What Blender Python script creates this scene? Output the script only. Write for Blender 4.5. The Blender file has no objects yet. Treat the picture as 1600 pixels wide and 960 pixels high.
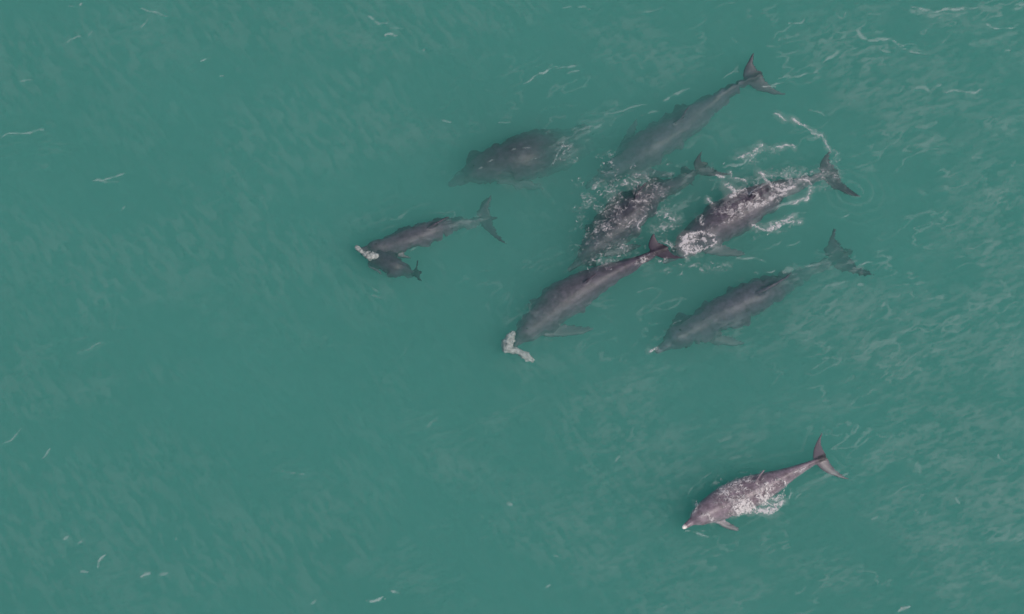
import bpy, math, random
import numpy as np
from mathutils import Vector, noise as mnoise

random.seed(7)
RNG = np.random.default_rng(11)
SC = bpy.context.scene
COL = SC.collection
R = math.radians

# ------------------------------------------------------------------ camera
PITCH, DIST, HALF_W = R(68.0), 45.0, 6.6          # looking steeply down from a drone
TANH = HALF_W / DIST
cam_d = bpy.data.cameras.new('camera')
cam_d.sensor_width = 36.0
cam_d.lens = 18.0 / TANH
cam_d.clip_end = 6000.0
cam = bpy.data.objects.new('camera', cam_d)
COL.objects.link(cam)
cam.location = (0.0, -DIST * math.cos(PITCH), DIST * math.sin(PITCH))
cam.rotation_euler = (math.pi / 2 - PITCH, 0.0, 0.0)
SC.camera = cam

# ------------------------------------------------------------------ sky, sun, exposure
SUN_EL, SUN_AZ = R(52.0), R(128.0)                # azimuth clockwise from +y: lower right of the picture
world = bpy.data.worlds.new('World')
SC.world = world
world.use_nodes = True
wn = world.node_tree.nodes
sky = wn.new('ShaderNodeTexSky')
sky.sky_type = 'NISHITA'
sky.sun_disc = False
sky.sun_elevation = SUN_EL
sky.sun_rotation = SUN_AZ
sky.air_density = 1.0
sky.dust_density = 6.0
sky.ozone_density = 1.0
bg = wn['Background']
bg.inputs['Strength'].default_value = 0.11
world.node_tree.links.new(sky.outputs['Color'], bg.inputs['Color'])

sun_d = bpy.data.lights.new('sun', 'SUN')
sun_d.energy = 1.5
sun_d.angle = R(25.0)                             # veiled, overcast sun: no hard shadows in the photograph
sun_d.color = (1.0, 0.96, 0.92)
sun = bpy.data.objects.new('sun', sun_d)
COL.objects.link(sun)
sdir = Vector((math.sin(SUN_AZ) * math.cos(SUN_EL), math.cos(SUN_AZ) * math.cos(SUN_EL), math.sin(SUN_EL)))
sun.rotation_euler = sdir.to_track_quat('Z', 'Y').to_euler()
sun.location = sdir * 50

SC.view_settings.view_transform = 'Standard'
SC.view_settings.look = 'None'
SC.view_settings.gamma = 1.0
SC.view_settings.use_curve_mapping = False
SC.view_settings.exposure = -0.15
SC.render.engine = 'CYCLES'
SC.cycles.use_denoising = True
SC.cycles.volume_bounces = 5
SC.cycles.max_bounces = 10
SC.cycles.transparent_max_bounces = 16

# ------------------------------------------------------------------ helpers
_f = np.array([0.0, math.cos(PITCH), -math.sin(PITCH)])
_u = np.array([0.0, math.sin(PITCH), math.cos(PITCH)])
_r = np.array([1.0, 0.0, 0.0])
_c = np.array(cam.location)


def at(px, py, z=0.0):
    """The place on the level z that the photograph (1600 x 960) shows at this spot."""
    d = _f + _r * ((px - 800) / 800 * TANH) + _u * ((480 - py) / 800 * TANH)
    return _c + d * ((z - _c[2]) / d[2])


def _hash(ix, iy, seed):
    n = (ix.astype(np.int64) * 374761393 + iy.astype(np.int64) * 668265263 + seed * 1274126177) & 0x7fffffff
    n = ((n ^ (n >> 13)) * 1274126177) & 0x7fffffff
    return ((n ^ (n >> 16)) & 0xffffff) / float(0xffffff)


def vnoise(x, y, seed=0):
    ix, iy = np.floor(x), np.floor(y)
    fx, fy = x - ix, y - iy
    fx, fy = fx * fx * fx * (fx * (fx * 6 - 15) + 10), fy * fy * fy * (fy * (fy * 6 - 15) + 10)
    a = _hash(ix, iy, seed); b = _hash(ix + 1, iy, seed)
    c = _hash(ix, iy + 1, seed); d = _hash(ix + 1, iy + 1, seed)
    return (a * (1 - fx) + b * fx) * (1 - fy) + (c * (1 - fx) + d * fx) * fy


def fbm(x, y, seed=0, octaves=4, gain=0.5):
    s, a, tot = 0.0, 1.0, 0.0
    for k in range(octaves):
        ca, sa = math.cos(k * 0.9), math.sin(k * 0.9)
        s = s + a * vnoise((x * ca - y * sa) * 2 ** k + 17.3 * k, (x * sa + y * ca) * 2 ** k - 9.1 * k, seed + k * 31)
        tot += a
        a *= gain
    return s / tot


def sstep(a, b, x):
    t = np.clip((x - a) / (b - a), 0, 1)
    return t * t * (3 - 2 * t)


def wave(x, y):
    """Height of the sea surface."""
    x = np.asarray(x, float); y = np.asarray(y, float)
    h = 0.030 * np.sin(1.1 * x + 1.7 * y + 2.0 * vnoise(x * .3, y * .3, 3))
    h = h + 0.060 * (fbm(x * .8 + y * .25, y * 1.1 - x * .3, 5, 3) - .5)
    h = h + 0.026 * (fbm(x * 2.6 + y * 1.4, y * 4.2 - x * 1.2, 9, 3) - .5)
    return h


def new_mesh(name, verts, faces, mat=None, smooth=True):
    me = bpy.data.meshes.new(name)
    me.from_pydata([tuple(v) for v in verts], [], [tuple(f) for f in faces])
    me.update()
    if smooth:
        me.polygons.foreach_set('use_smooth', np.ones(len(me.polygons), dtype=bool))
    if mat:
        me.materials.append(mat)
    return me


def link(name, me, parent=None, **props):
    o = bpy.data.objects.new(name, me)
    COL.objects.link(o)
    if parent is not None:
        o.parent = parent
    for k, v in props.items():
        o[k] = v
    return o


def attr(me, name, values):
    a = me.attributes.new(name, 'FLOAT', 'POINT')
    a.data.foreach_set('value', np.asarray(values, dtype=np.float32))


def material(name):
    m = bpy.data.materials.new(name)
    m.use_nodes = True
    nt = m.node_tree
    for n in list(nt.nodes):
        nt.nodes.remove(n)
    out = nt.nodes.new('ShaderNodeOutputMaterial')
    return m, nt, out


def node(nt, kind, **inputs):
    n = nt.nodes.new(kind)
    for k, v in inputs.items():
        n.inputs[k.replace('_', ' ')].default_value = v
    return n


# ------------------------------------------------------------------ the sea
def make_sea():
    # deep, opaque water far down
    m, nt, out = material('deep_water')
    tex = node(nt, 'ShaderNodeTexNoise', Scale=0.35, Detail=5.0, Roughness=.6)
    geo = nt.nodes.new('ShaderNodeNewGeometry')
    nt.links.new(geo.outputs['Position'], tex.inputs['Vector'])
    ramp = nt.nodes.new('ShaderNodeValToRGB')
    ramp.color_ramp.elements[0].position = .3
    ramp.color_ramp.elements[0].color = (.035, .17, .14, 1)
    ramp.color_ramp.elements[1].position = .7
    ramp.color_ramp.elements[1].color = (.07, .25, .21, 1)
    nt.links.new(tex.outputs['Fac'], ramp.inputs['Fac'])
    d = node(nt, 'ShaderNodeBsdfDiffuse', Roughness=.5)
    nt.links.new(ramp.outputs['Color'], d.inputs['Color'])
    nt.links.new(d.outputs['BSDF'], out.inputs['Surface'])
    S = 3000.0
    link('sea', new_mesh('sea', [(-S, -S, -2.4), (S, -S, -2.4), (S, S, -2.4), (-S, S, -2.4)], [(0, 1, 2, 3)], m),
         kind='structure', label='murky green sea filling the whole picture')

    # the murky water itself: a closed body with a wavy top
    m, nt, out = material('murky_water')
    v = nt.nodes.new('ShaderNodeVolumePrincipled')
    v.inputs['Color'].default_value = WATER_ALBEDO
    v.inputs['Density'].default_value = WATER_DENSITY
    v.inputs['Anisotropy'].default_value = 0.0
    v.inputs['Absorption Color'].default_value = (0, 0, 0, 1)
    nt.links.new(v.outputs['Volume'], out.inputs['Volume'])
    far = np.array([-2900., -600., -120., -40., -20.])
    xs = np.concatenate([far, np.arange(-11, 11.01, .09), -far[::-1]])
    ys = np.concatenate([far, np.arange(-8, 9.01, .09), -far[::-1]])
    nx, ny = len(xs), len(ys)
    X, Y = np.meshgrid(xs, ys)
    fade = sstep(14, 10, np.abs(X)) * sstep(14, 9.5, np.abs(Y))
    Z = wave(X, Y) * np.where(np.abs(X) > 15, 0, 1) * np.where(np.abs(Y) > 15, 0, 1)
    top = np.stack([X, Y, Z], -1).reshape(-1, 3)
    faces = []
    idx = np.arange(nx * ny).reshape(ny, nx)
    q = np.stack([idx[:-1, :-1], idx[:-1, 1:], idx[1:, 1:], idx[1:, :-1]], -1).reshape(-1, 4)
    faces = [tuple(f) for f in q]
    n0 = nx * ny
    ring = list(idx[0, :]) + list(idx[1:, -1]) + list(idx[-1, -2::-1]) + list(idx[-2:0:-1, 0])
    bottom = top[ring].copy()
    bottom[:, 2] = -3.4
    k = len(ring)
    for i in range(k):
        j = (i + 1) % k
        faces.append((ring[j], ring[i], n0 + i, n0 + j))
    faces.append(tuple(n0 + i for i in range(k))[::-1])
    me = new_mesh('murky_water', np.vstack([top, bottom]), faces, m)
    link('murky_water', me, kind='stuff', label='murky green water closing over the dolphins')


WATER_ALBEDO = (.295, .725, .675, 1)
WATER_DENSITY = 1.0
make_sea()


# ------------------------------------------------------------------ dolphins
def catmull(P, n):
    P = np.asarray(P, float)
    P = np.vstack([2 * P[0] - P[1], P, 2 * P[-1] - P[-2]])
    pts = []
    for i in range(1, len(P) - 2):
        for t in np.linspace(0, 1, 30, endpoint=False):
            a, b, c, d = P[i - 1], P[i], P[i + 1], P[i + 2]
            pts.append(.5 * (2 * b + (c - a) * t + (2 * a - 5 * b + 4 * c - d) * t * t + (3 * b - a - 3 * c + d) * t ** 3))
    pts.append(P[-2])
    pts = np.array(pts)
    s = np.concatenate([[0], np.cumsum(np.linalg.norm(np.diff(pts, axis=0), axis=1))])
    u = np.linspace(0, s[-1], n)
    return np.stack([np.interp(u, s, pts[:, k]) for k in range(3)], -1), s[-1]


#            t     half-width  above   below     (shares of body length)
PROFILE = np.array([
    (0.000, .007, .006, .006),
    (0.008, .013, .010, .011),
    (0.030, .017, .013, .015),
    (0.060, .021, .016, .020),
    (0.078, .027, .022, .026),
    (0.092, .037, .040, .034),
    (0.115, .050, .053, .045),
    (0.150, .061, .061, .056),
    (0.200, .072, .069, .068),
    (0.270, .087, .079, .083),
    (0.350, .098, .087, .094),
    (0.430, .099, .091, .096),
    (0.520, .090, .088, .087),
    (0.610, .073, .077, .070),
    (0.700, .052, .063, .054),
    (0.780, .036, .050, .042),
    (0.860, .024, .038, .032),
    (0.920, .017, .027, .024),
    (0.965, .016, .016, .015),
    (0.990, .017, .009, .009),
    (1.000, .010, .005, .005)])


def loft(sections):
    """Closed tube through rings of points (each n x 3)."""
    n = len(sections[0])
    V = np.vstack(sections)
    F = []
    for i in range(len(sections) - 1):
        for j in range(n):
            k = (j + 1) % n
            F.append((i * n + j, i * n + k, (i + 1) * n + k, (i + 1) * n + j))
    F.append(tuple(range(n))[::-1])
    F.append(tuple((len(sections) - 1) * n + j for j in range(n)))
    return V, F


def foil(le, te, up, thick, n=12):
    """A ring of fin section from leading to trailing edge."""
    out = []
    for s in (1, -1):
        for i in range(n):
            u = i / n if s == 1 else 1 - i / n
            th = thick * (2.6 * math.sqrt(max(u, 0)) * (1 - u) ** 1.15 + .12 * (1 - u) * 4 * u)
            out.append(le + (te - le) * u + up * s * th * .5)
    return np.array(out)


def dolphin_mesh(spec):
    P = [at(x, y, z) for x, y, z in spec['spine']]
    NS = 90
    spine, L = catmull(P, NS)
    T = np.gradient(spine, axis=0)
    T /= np.linalg.norm(T, axis=1)[:, None]
    ts = np.linspace(0, 1, NS)
    fat = spec.get('fat', 1.0)
    U, S = np.zeros_like(T), np.zeros_like(T)
    for i in range(NS):
        z = np.array([0, 0, 1.0])
        u = z - T[i] * T[i].dot(z); u /= np.linalg.norm(u)
        s = np.cross(T[i], u)
        a = R(np.interp(ts[i], [0, .5, 1], spec.get('roll', (0, 0, 0))))
        U[i] = u * math.cos(a) + s * math.sin(a)
        S[i] = s * math.cos(a) - u * math.sin(a)
    prof = lambda t: (np.interp(t, PROFILE[:, 0], PROFILE[:, k]) for k in (1, 2, 3))

    def frame(t):
        x = t * (NS - 1); i = min(int(x), NS - 2); f = x - i
        mix = lambda A: A[i] * (1 - f) + A[i + 1] * f
        return mix(spine), mix(T), mix(U), mix(S)

    shells = []
    # trunk, beak and melon
    rings = []
    stations = np.unique(np.concatenate([np.linspace(0, .16, 26), np.linspace(.16, 1, 60)]))
    for t in stations:
        c, tt, u, s = frame(t)
        w, a, b = prof(t)
        if t > .1:
            k = 1 + (fat - 1) * min(1, (t - .1) / .1) * (1 if t < .75 else max(0, (1 - t) / .25))
            w, a, b = w * k, a * k, b * k
        ring = []
        for j in range(28):
            th = 2 * math.pi * j / 28
            cx, cy = math.cos(th), math.sin(th)
            hgt = a if cy > 0 else b
            # a ridge along the stalk of the tail
            pinch = 1.0 - .25 * max(0, (t - .65) / .35) * abs(cy)
            ring.append(c + s * (w * L * cx * pinch) + u * (hgt * L * cy))
        rings.append(np.array(ring))
    shells.append(loft(rings))

    # back fin, swept and hooked
    secs = []
    hgt = spec.get('fin', .088) * L
    lean = R(spec.get('fin_lean', 0))
    for k in range(15):
        q = k / 14
        t0 = .475 + .095 * q ** .85 + .020 * q ** 3
        t1 = .575 + .012 * q - .050 * math.sin(q * math.pi) * .6 + .035 * q ** 3
        if t1 < t0 + .006: t1 = t0 + .006
        t0c, _, u0, s0 = frame(t0); t1c, _, u1, _ = frame(t1)
        _, a0, _ = prof(t0); _, a1, _ = prof(t1)
        up = u0 * math.cos(lean) + s0 * math.sin(lean)
        base = a0 * L * .75
        le = t0c + u0 * base + up * hgt * 1.15 * q
        te = t1c + u1 * (a1 * L * .72) + up * hgt * (1.15 * q - .04)
        secs.append(foil(le, te, s0, .022 * L * (1 - .72 * q)))
    shells.append(loft(secs))

    # flippers
    for side, key in ((1, 'flipper_b'), (-1, 'flipper_a')):
        out_deg, back_deg, size = spec.get(key, (-25, 50, 1.0))
        c, tt, u, s = frame(.235)
        w, a, b = prof(.235)
        root = c + s * side * w * L * .92 * fat - u * b * L * .45
        o = s * side * math.cos(R(out_deg)) + u * math.sin(R(out_deg))
        direc = o * math.cos(R(back_deg)) + tt * math.sin(R(back_deg))
        nrm = np.cross(tt, o); nrm /= np.linalg.norm(nrm)
        chord = np.cross(nrm, direc); chord *= np.sign(chord.dot(tt))
        length = .175 * L * size
        secs = []
        for k in range(13):
            q = k / 12
            mid = root + direc * length * (q - .12) + tt * length * .22 * q ** 2
            ch = .068 * L * min(size, 1.15) * (1 - .15 * q) * math.sqrt(max(.02, 1 - q ** 2.6))
            secs.append(foil(mid - chord * ch * .45, mid + chord * ch * .55, nrm, .020 * L * (1 - .65 * q)))
        shells.append(loft(secs))

    # tail flukes
    tipa, tipb = (at(*p) for p in spec['flukes'])
    c, tt, u, s = frame(.985)
    root = c + tt * L * .0
    secs = []
    for k in range(-12, 13):
        q = abs(k) / 12
        tip = tipa if k < 0 else tipb
        line = root + (tip - root) * q
        swept = root + (tip - root) * q - tt * L * .030 * math.sin(q * math.pi) * .9
        ch = .090 * L * (1 - q) ** .62 * (1 - .18 * math.exp(-(q / .07) ** 2)) + .006 * L
        sp = (tip - root)
        n = np.cross(tt, sp); n = n / np.linalg.norm(n)
        if n.dot(u) < 0: n = -n
        if k == 0: n = u
        le = swept - tt * ch * (.50 + .2 * (1 - q))
        te = swept + tt * ch * (.42 - .12 * (1 - q))
        secs.append(foil(le, te, n, .017 * L * (1 - .7 * q)))
    shells.append(loft(secs))

    V, F, off = [], [], 0
    for v, f in shells:
        V.append(v)
        F += [tuple(i + off for i in ff) for ff in f]
        off += len(v)
    V = np.vstack(V)
    me = new_mesh('raw', V, F)
    # one continuous skin over trunk, fins and flukes
    tmp = bpy.data.objects.new('raw', me)
    COL.objects.link(tmp)
    md = tmp.modifiers.new('remesh', 'REMESH')
    md.mode = 'VOXEL'
    md.voxel_size = .0046 * L
    md.use_smooth_shade = True
    ms = tmp.modifiers.new('smooth', 'SMOOTH')
    ms.factor = .5; ms.iterations = 4
    dg = bpy.context.evaluated_depsgraph_get()
    res = bpy.data.meshes.new_from_object(tmp.evaluated_get(dg))
    bpy.data.objects.remove(tmp)
    bpy.data.meshes.remove(me)
    n = len(res.vertices)
    co = np.empty(n * 3, np.float32); res.vertices.foreach_get('co', co)
    co = co.reshape(-1, 3).astype(float)
    # where on the body each point lies
    d2 = ((co[:, None, :] - spine[None, ::2, :]) ** 2).sum(-1)
    near = d2.argmin(1) * 2
    rel = co - spine[near]
    along = ts[near] + (rel * T[near]).sum(1) / L
    W = np.interp(ts[near], PROFILE[:, 0], PROFILE[:, 1]) * L * fat + 1e-4
    Hh = np.interp(ts[near], PROFILE[:, 0], PROFILE[:, 2]) * L * fat + 1e-4
    upness = (rel * U[near]).sum(1) / Hh
    sideness = (rel * S[near]).sum(1) / W
    # soft folds of skin and the ragged outline of a body seen through wavelets
    depth = np.clip(-co[:, 2], 0, 1)
    rag = spec.get('ragged', 1.0) * (.004 + .060 * np.clip((depth - .03) / .28, 0, 1) ** .8)
    rag = rag * (1 - .30 * sstep(.90, .97, along)) * (1 - .6 * sstep(1.05, 1.3, np.abs(sideness))) * (.35 + .65 * sstep(.05, .16, along))
    x, y = co[:, 0].copy(), co[:, 1].copy()
    nxv = fbm(x * 3.0 + y * 2.0, y * 19 - x * 8, 41, 2, .4) - .5
    nyv = fbm(x * 14 + y * 5.0, y * 6 - x * 4, 77, 2, .4) - .5
    co[:, 0] += nxv * rag * 2.2
    co[:, 1] += nyv * rag * 1.1
    res.polygons.foreach_set('use_smooth', np.ones(len(res.polygons), dtype=bool))
    res.update()
    nrm = np.empty(n * 3, np.float32); res.vertex_normals.foreach_get('vector', nrm)
    N3 = nrm.reshape(-1, 3)
    rim = sstep(.55, .15, np.abs(N3[:, 2]))
    spike = fbm(x * 4.5 + y * 3, y * 12 - x * 5, 91, 3, .55)
    spike = (sstep(.40, .78, spike) - .22) * (.25 + 1.3 * sstep(.40, .65, vnoise(x * 2.3, y * 2.3, 95)))
    out = spec.get('ragged', 1.0) * .075 * np.clip((depth - .02) / .30, 0, 1) * rim * (.35 + .65 * sstep(.05, .16, along))
    out = out * np.where(np.abs(sideness) > 1.15, .45, 1.0) * np.where(along > .95, 1.1, 1.0) * min(1.0, L / 2.2)
    co[:, 0] += N3[:, 0] * spike * out
    co[:, 1] += N3[:, 1] * spike * out
    res.vertices.foreach_set('co', co.astype(np.float32).ravel())
    res.update()
    res.normals_split_custom_set_from_vertices([tuple(v) for v in nrm.reshape(-1, 3)])
    attr(res, 'along', along)
    attr(res, 'upness', upness)
    attr(res, 'sideness', sideness)
    return res, L, frame, prof


def dolphin_material(name, back, flank, belly, tip_pale=0.0, rough=.42):
    m, nt, out = material(name)
    L = nt.links.new
    def at_(n):
        a = nt.nodes.new('ShaderNodeAttribute'); a.attribute_name = n; return a.outputs['Fac']
    up, along = at_('upness'), at_('along')
    geo = nt.nodes.new('ShaderNodeNewGeometry')
    n1 = node(nt, 'ShaderNodeTexNoise', Scale=5.0, Detail=6.0, Roughness=.62)
    L(geo.outputs['Position'], n1.inputs['Vector'])
    wob = node(nt, 'ShaderNodeMath'); wob.operation = 'MULTIPLY_ADD'
    wob.inputs[1].default_value = .55; wob.inputs[2].default_value = -.27
    L(n1.outputs['Fac'], wob.inputs[0])
    add = node(nt, 'ShaderNodeMath'); add.operation = 'ADD'
    L(up, add.inputs[0]); L(wob.outputs[0], add.inputs[1])
    ramp = nt.nodes.new('ShaderNodeValToRGB')
    mp = nt.nodes.new('ShaderNodeMapRange')
    mp.inputs['From Min'].default_value = -1.0; mp.inputs['From Max'].default_value = 1.0
    L(add.outputs[0], mp.inputs['Value']); L(mp.outputs['Result'], ramp.inputs['Fac'])
    e = ramp.color_ramp.elements
    e[0].position = .12; e[0].color = (*belly, 1)
    e[1].position = .88; e[1].color = (*back, 1)
    q = e.new(.5); q.color = (*flank, 1)
    # blotches, with mottled caustic light bands painted in
    n2 = node(nt, 'ShaderNodeTexNoise', Scale=14.0, Detail=5.0, Roughness=.7)
    L(geo.outputs['Position'], n2.inputs['Vector'])
    r2 = nt.nodes.new('ShaderNodeMapRange')
    r2.inputs['From Min'].default_value = .35; r2.inputs['From Max'].default_value = .7
    r2.inputs['To Min'].default_value = .62; r2.inputs['To Max'].default_value = 1.45
    L(n2.outputs['Fac'], r2.inputs['Value'])
    mul = nt.nodes.new('ShaderNodeVectorMath'); mul.operation = 'SCALE'
    L(ramp.outputs['Color'], mul.inputs[0]); L(r2.outputs['Result'], mul.inputs['Scale'])
    col = mul.outputs['Vector']
    # fins and tail are darker than the trunk
    tail = nt.nodes.new('ShaderNodeMapRange')
    tail.inputs['From Min'].default_value = .90; tail.inputs['From Max'].default_value = .97
    tail.inputs['To Min'].default_value = 1.0; tail.inputs['To Max'].default_value = .30 if tip_pale else .45
    L(along, tail.inputs['Value'])
    m2 = nt.nodes.new('ShaderNodeVectorMath'); m2.operation = 'SCALE'
    L(col, m2.inputs[0]); L(tail.outputs['Result'], m2.inputs['Scale'])
    col = m2.outputs['Vector']
    ab = node(nt, 'ShaderNodeMath'); ab.operation = 'ABSOLUTE'
    L(at_('sideness'), ab.inputs[0])
    fm = nt.nodes.new('ShaderNodeMapRange')
    fm.inputs['From Min'].default_value = 1.05; fm.inputs['From Max'].default_value = 1.35
    fm.inputs['To Max'].default_value = .85
    L(ab.outputs[0], fm.inputs['Value'])
    fx = nt.nodes.new('ShaderNodeMix'); fx.data_type = 'RGBA'
    L(fm.outputs['Result'], fx.inputs['Factor'])
    L(col, fx.inputs['A']); fx.inputs['B'].default_value = (back[0] * .8, back[1] * .8, back[2] * .8, 1)
    col = fx.outputs['Result']
    if tip_pale:
        tp = nt.nodes.new('ShaderNodeMapRange')
        tp.inputs['From Min'].default_value = .030; tp.inputs['From Max'].default_value = .014
        tp.inputs['To Max'].default_value = tip_pale
        L(along, tp.inputs['Value'])
        mx = nt.nodes.new('ShaderNodeMix'); mx.data_type = 'RGBA'
        L(tp.outputs['Result'], mx.inputs['Factor'])
        L(col, mx.inputs['A']); mx.inputs['B'].default_value = (.80, .74, .72, 1)
        col = mx.outputs['Result']
    p = nt.nodes.new('ShaderNodeBsdfPrincipled')
    L(col, p.inputs['Base Color'])
    p.inputs['Roughness'].default_value = rough
    p.inputs['IOR'].default_value = 1.36
    bump = node(nt, 'ShaderNodeBump', Strength=.18, Distance=.01)
    n3 = node(nt, 'ShaderNodeTexNoise', Scale=26.0, Detail=4.0)
    L(geo.outputs['Position'], n3.inputs['Vector'])
    L(n3.outputs['Fac'], bump.inputs['Height'])
    L(bump.outputs['Normal'], p.inputs['Normal'])
    L(p.outputs['BSDF'], out.inputs['Surface'])
    return m


SKIN = dolphin_material('dolphin_skin', (.082, .070, .096), (.125, .104, .140), (.24, .20, .24))
SKIN_DARK = dolphin_material('dolphin_skin_slate', (.074, .070, .100), (.108, .100, .138), (.20, .18, .22))
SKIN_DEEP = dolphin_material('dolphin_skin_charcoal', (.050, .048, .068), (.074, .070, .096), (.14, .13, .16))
SKIN_PALE_TIP = dolphin_material('dolphin_skin_pale_beak', (.185, .150, .185), (.280, .230, .272), (.38, .32, .36), 1.0, .28)

m_eye, _nt, _o = material('eye_black')
_p = _nt.nodes.new('ShaderNodeBsdfPrincipled')
_p.inputs['Base Color'].default_value = (.01, .01, .012, 1)
_p.inputs['Roughness'].default_value = .15
_nt.links.new(_p.outputs['BSDF'], _o.inputs['Surface'])


def blob(center, ax, ay, az, rad, rings=6, segs=8):
    V, F = [center + az * rad[2]], []
    for i in range(1, rings):
        ph = math.pi * i / rings
        for j in range(segs):
            th = 2 * math.pi * j / segs
            V.append(center + ax * rad[0] * math.sin(ph) * math.cos(th) + ay * rad[1] * math.sin(ph) * math.sin(th) + az * rad[2] * math.cos(ph))
    V.append(center - az * rad[2])
    for j in range(segs):
        F.append((0, 1 + j, 1 + (j + 1) % segs))
    for i in range(rings - 2):
        for j in range(segs):
            a = 1 + i * segs + j; b = 1 + i * segs + (j + 1) % segs
            F.append((a, a + segs, b + segs, b))
    e = len(V) - 1
    for j in range(segs):
        F.append((e, e - segs + (j + 1) % segs, e - segs + j))
    return V, F


def add_dolphin(spec):
    me, L, frame, prof = dolphin_mesh(spec)
    me.materials.append(spec.get('skin', SKIN))
    o = link('dolphin', me, label=spec['label'], category='dolphin', group=spec.get('group', 'pod of dolphins swimming together'))
    c, t, u, s = frame(.128)
    w, a, b = prof(.128)
    for side in (1, -1):
        V, F = blob(c + s * side * w * L * .96 - u * b * L * .15, t, u, s, (.0075 * L, .005 * L, .004 * L))
        link('eye', new_mesh('eye', V, F, m_eye), o)
    c, t, u, s = frame(.135)
    w, a, b = prof(.135)
    V, F = blob(c + u * a * L * 1.0, t, s, u, (.003 * L, .006 * L, .002 * L))
    link('blowhole', new_mesh('blowhole', V, F, m_eye), o)
    print('dolphin', round(L, 2), len(me.polygons))
    return o, frame, prof, L


DOLPHINS = [
    # upper dolphin, tail towards the top edge
    dict(label='long grey dolphin nearest the top edge, tail fluke raised close under the surface',
         spine=[(918, 292, -.66), (950, 270, -.58), (1000, 238, -.46), (1050, 208, -.44), (1096, 172, -.42), (1140, 143, -.34), (1188, 116, -.20)],
         flukes=[(1178, 82, -.06), (1230, 148, -.34)], fat=.88, roll=(-5, -5, 0), skin=SKIN_DARK,
         flipper_a=(-5, 40, 1.0), flipper_b=(-20, 45, 1.0), ragged=1.1, fin=.06),
    # upper left, deepest
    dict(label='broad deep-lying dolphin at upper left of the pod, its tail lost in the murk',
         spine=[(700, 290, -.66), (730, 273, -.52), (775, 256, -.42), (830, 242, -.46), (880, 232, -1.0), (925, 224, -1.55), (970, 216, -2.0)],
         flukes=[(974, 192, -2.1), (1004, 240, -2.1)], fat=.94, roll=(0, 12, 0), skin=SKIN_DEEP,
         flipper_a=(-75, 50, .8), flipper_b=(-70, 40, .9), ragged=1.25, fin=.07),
    # middle one, among foam specks
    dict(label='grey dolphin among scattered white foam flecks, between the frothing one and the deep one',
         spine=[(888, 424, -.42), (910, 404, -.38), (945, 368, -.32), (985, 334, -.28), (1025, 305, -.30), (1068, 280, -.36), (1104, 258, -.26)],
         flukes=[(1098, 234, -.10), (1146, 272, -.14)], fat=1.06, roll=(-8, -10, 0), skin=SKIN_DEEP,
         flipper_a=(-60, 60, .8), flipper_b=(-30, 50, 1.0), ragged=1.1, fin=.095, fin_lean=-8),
    # under the froth
    dict(label='dark dolphin breaking the surface under white froth, foam ring over its head',
         spine=[(1035, 412, -.42), (1060, 394, -.36), (1105, 361, -.27), (1155, 330, -.22), (1205, 305, -.22), (1258, 285, -.32), (1308, 268, -.26)],
         flukes=[(1298, 234, -.20), (1345, 308, -.08)], fat=1.0, roll=(0, 0, 0), skin=SKIN,
         flipper_a=(-75, 60, .7), flipper_b=(-20, 35, 1.0), ragged=.9),
    # pale lump on beak, fluke in the air
    dict(label='dolphin with pale ragged lump on its beak and dark fluke lifted out of the water',
         spine=[(797, 549, -.36), (812, 530, -.33), (842, 500, -.31), (885, 466, -.28), (932, 440, -.25), (984, 415, -.15), (1042, 386, .03)],
         flukes=[(1022, 363, .12), (1069, 403, .05)], fat=1.0, roll=(5, 5, 0), skin=SKIN,
         flipper_a=(-75, 60, .7), flipper_b=(-8, 42, 1.3), ragged=.75, fin=.07),
    # mother, far left
    dict(label='leftmost adult dolphin, a small calf tucked under its chin',
         spine=[(558, 391, -.16), (575, 389, -.20), (605, 383, -.20), (645, 371, -.20), (688, 357, -.24), (726, 349, -.50), (766, 342, -.42)],
         flukes=[(768, 304, -.30), (793, 382, -.20)], fat=.74, roll=(0, 0, 0), skin=SKIN,
         flipper_a=(-30, 55, .7), flipper_b=(-40, 50, .7), ragged=1.0, fin=.07),
    # calf
    dict(label='tiny dolphin calf pressed against the underside of the leftmost adult',
         spine=[(563, 397, -.26), (571, 398, -.26), (585, 402, -.24), (602, 409, -.22), (619, 419, -.24), (638, 427, -.40), (655, 426, -.28)],
         flukes=[(652, 407, -.16), (659, 441, -.18)], fat=1.5, roll=(0, 0, 0), skin=SKIN_DEEP,
         flipper_a=(-60, 50, .8), flipper_b=(-30, 50, .9), ragged=1.2, group='dolphin calves'),
    # right
    dict(label='long slate dolphin on the right without foam, just below the frothing one',
         spine=[(1024, 551, -.30), (1048, 535, -.38), (1095, 505, -.38), (1148, 478, -.34), (1202, 454, -.38), (1258, 427, -.80), (1322, 396, -.46)],
         flukes=[(1304, 358, -.16), (1368, 430, -.16)], fat=.67, roll=(-10, 12, 5), skin=SKIN_DARK,
         flipper_a=(-75, 60, .7), flipper_b=(-25, 40, .9), ragged=1.1, fin=.05),
    # bottom right
    dict(label='dolphin alone at lower right, wet back above water and white beak tip',
         spine=[(1066, 826, -.01), (1086, 812, -.03), (1118, 793, -.07), (1160, 774, -.08), (1205, 755, -.07), (1246, 735, -.05), (1290, 714, -.03)],
         flukes=[(1285, 676, -.02), (1328, 750, -.16)], fat=1.06, roll=(4, 4, 0), skin=SKIN_PALE_TIP,
         flipper_a=(-75, 60, .7), flipper_b=(-20, 30, .85), ragged=.8, fin=.085, fin_lean=-40, group='dolphins away from the pod'),
]
BUILT = [add_dolphin(s) for s in DOLPHINS]


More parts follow.
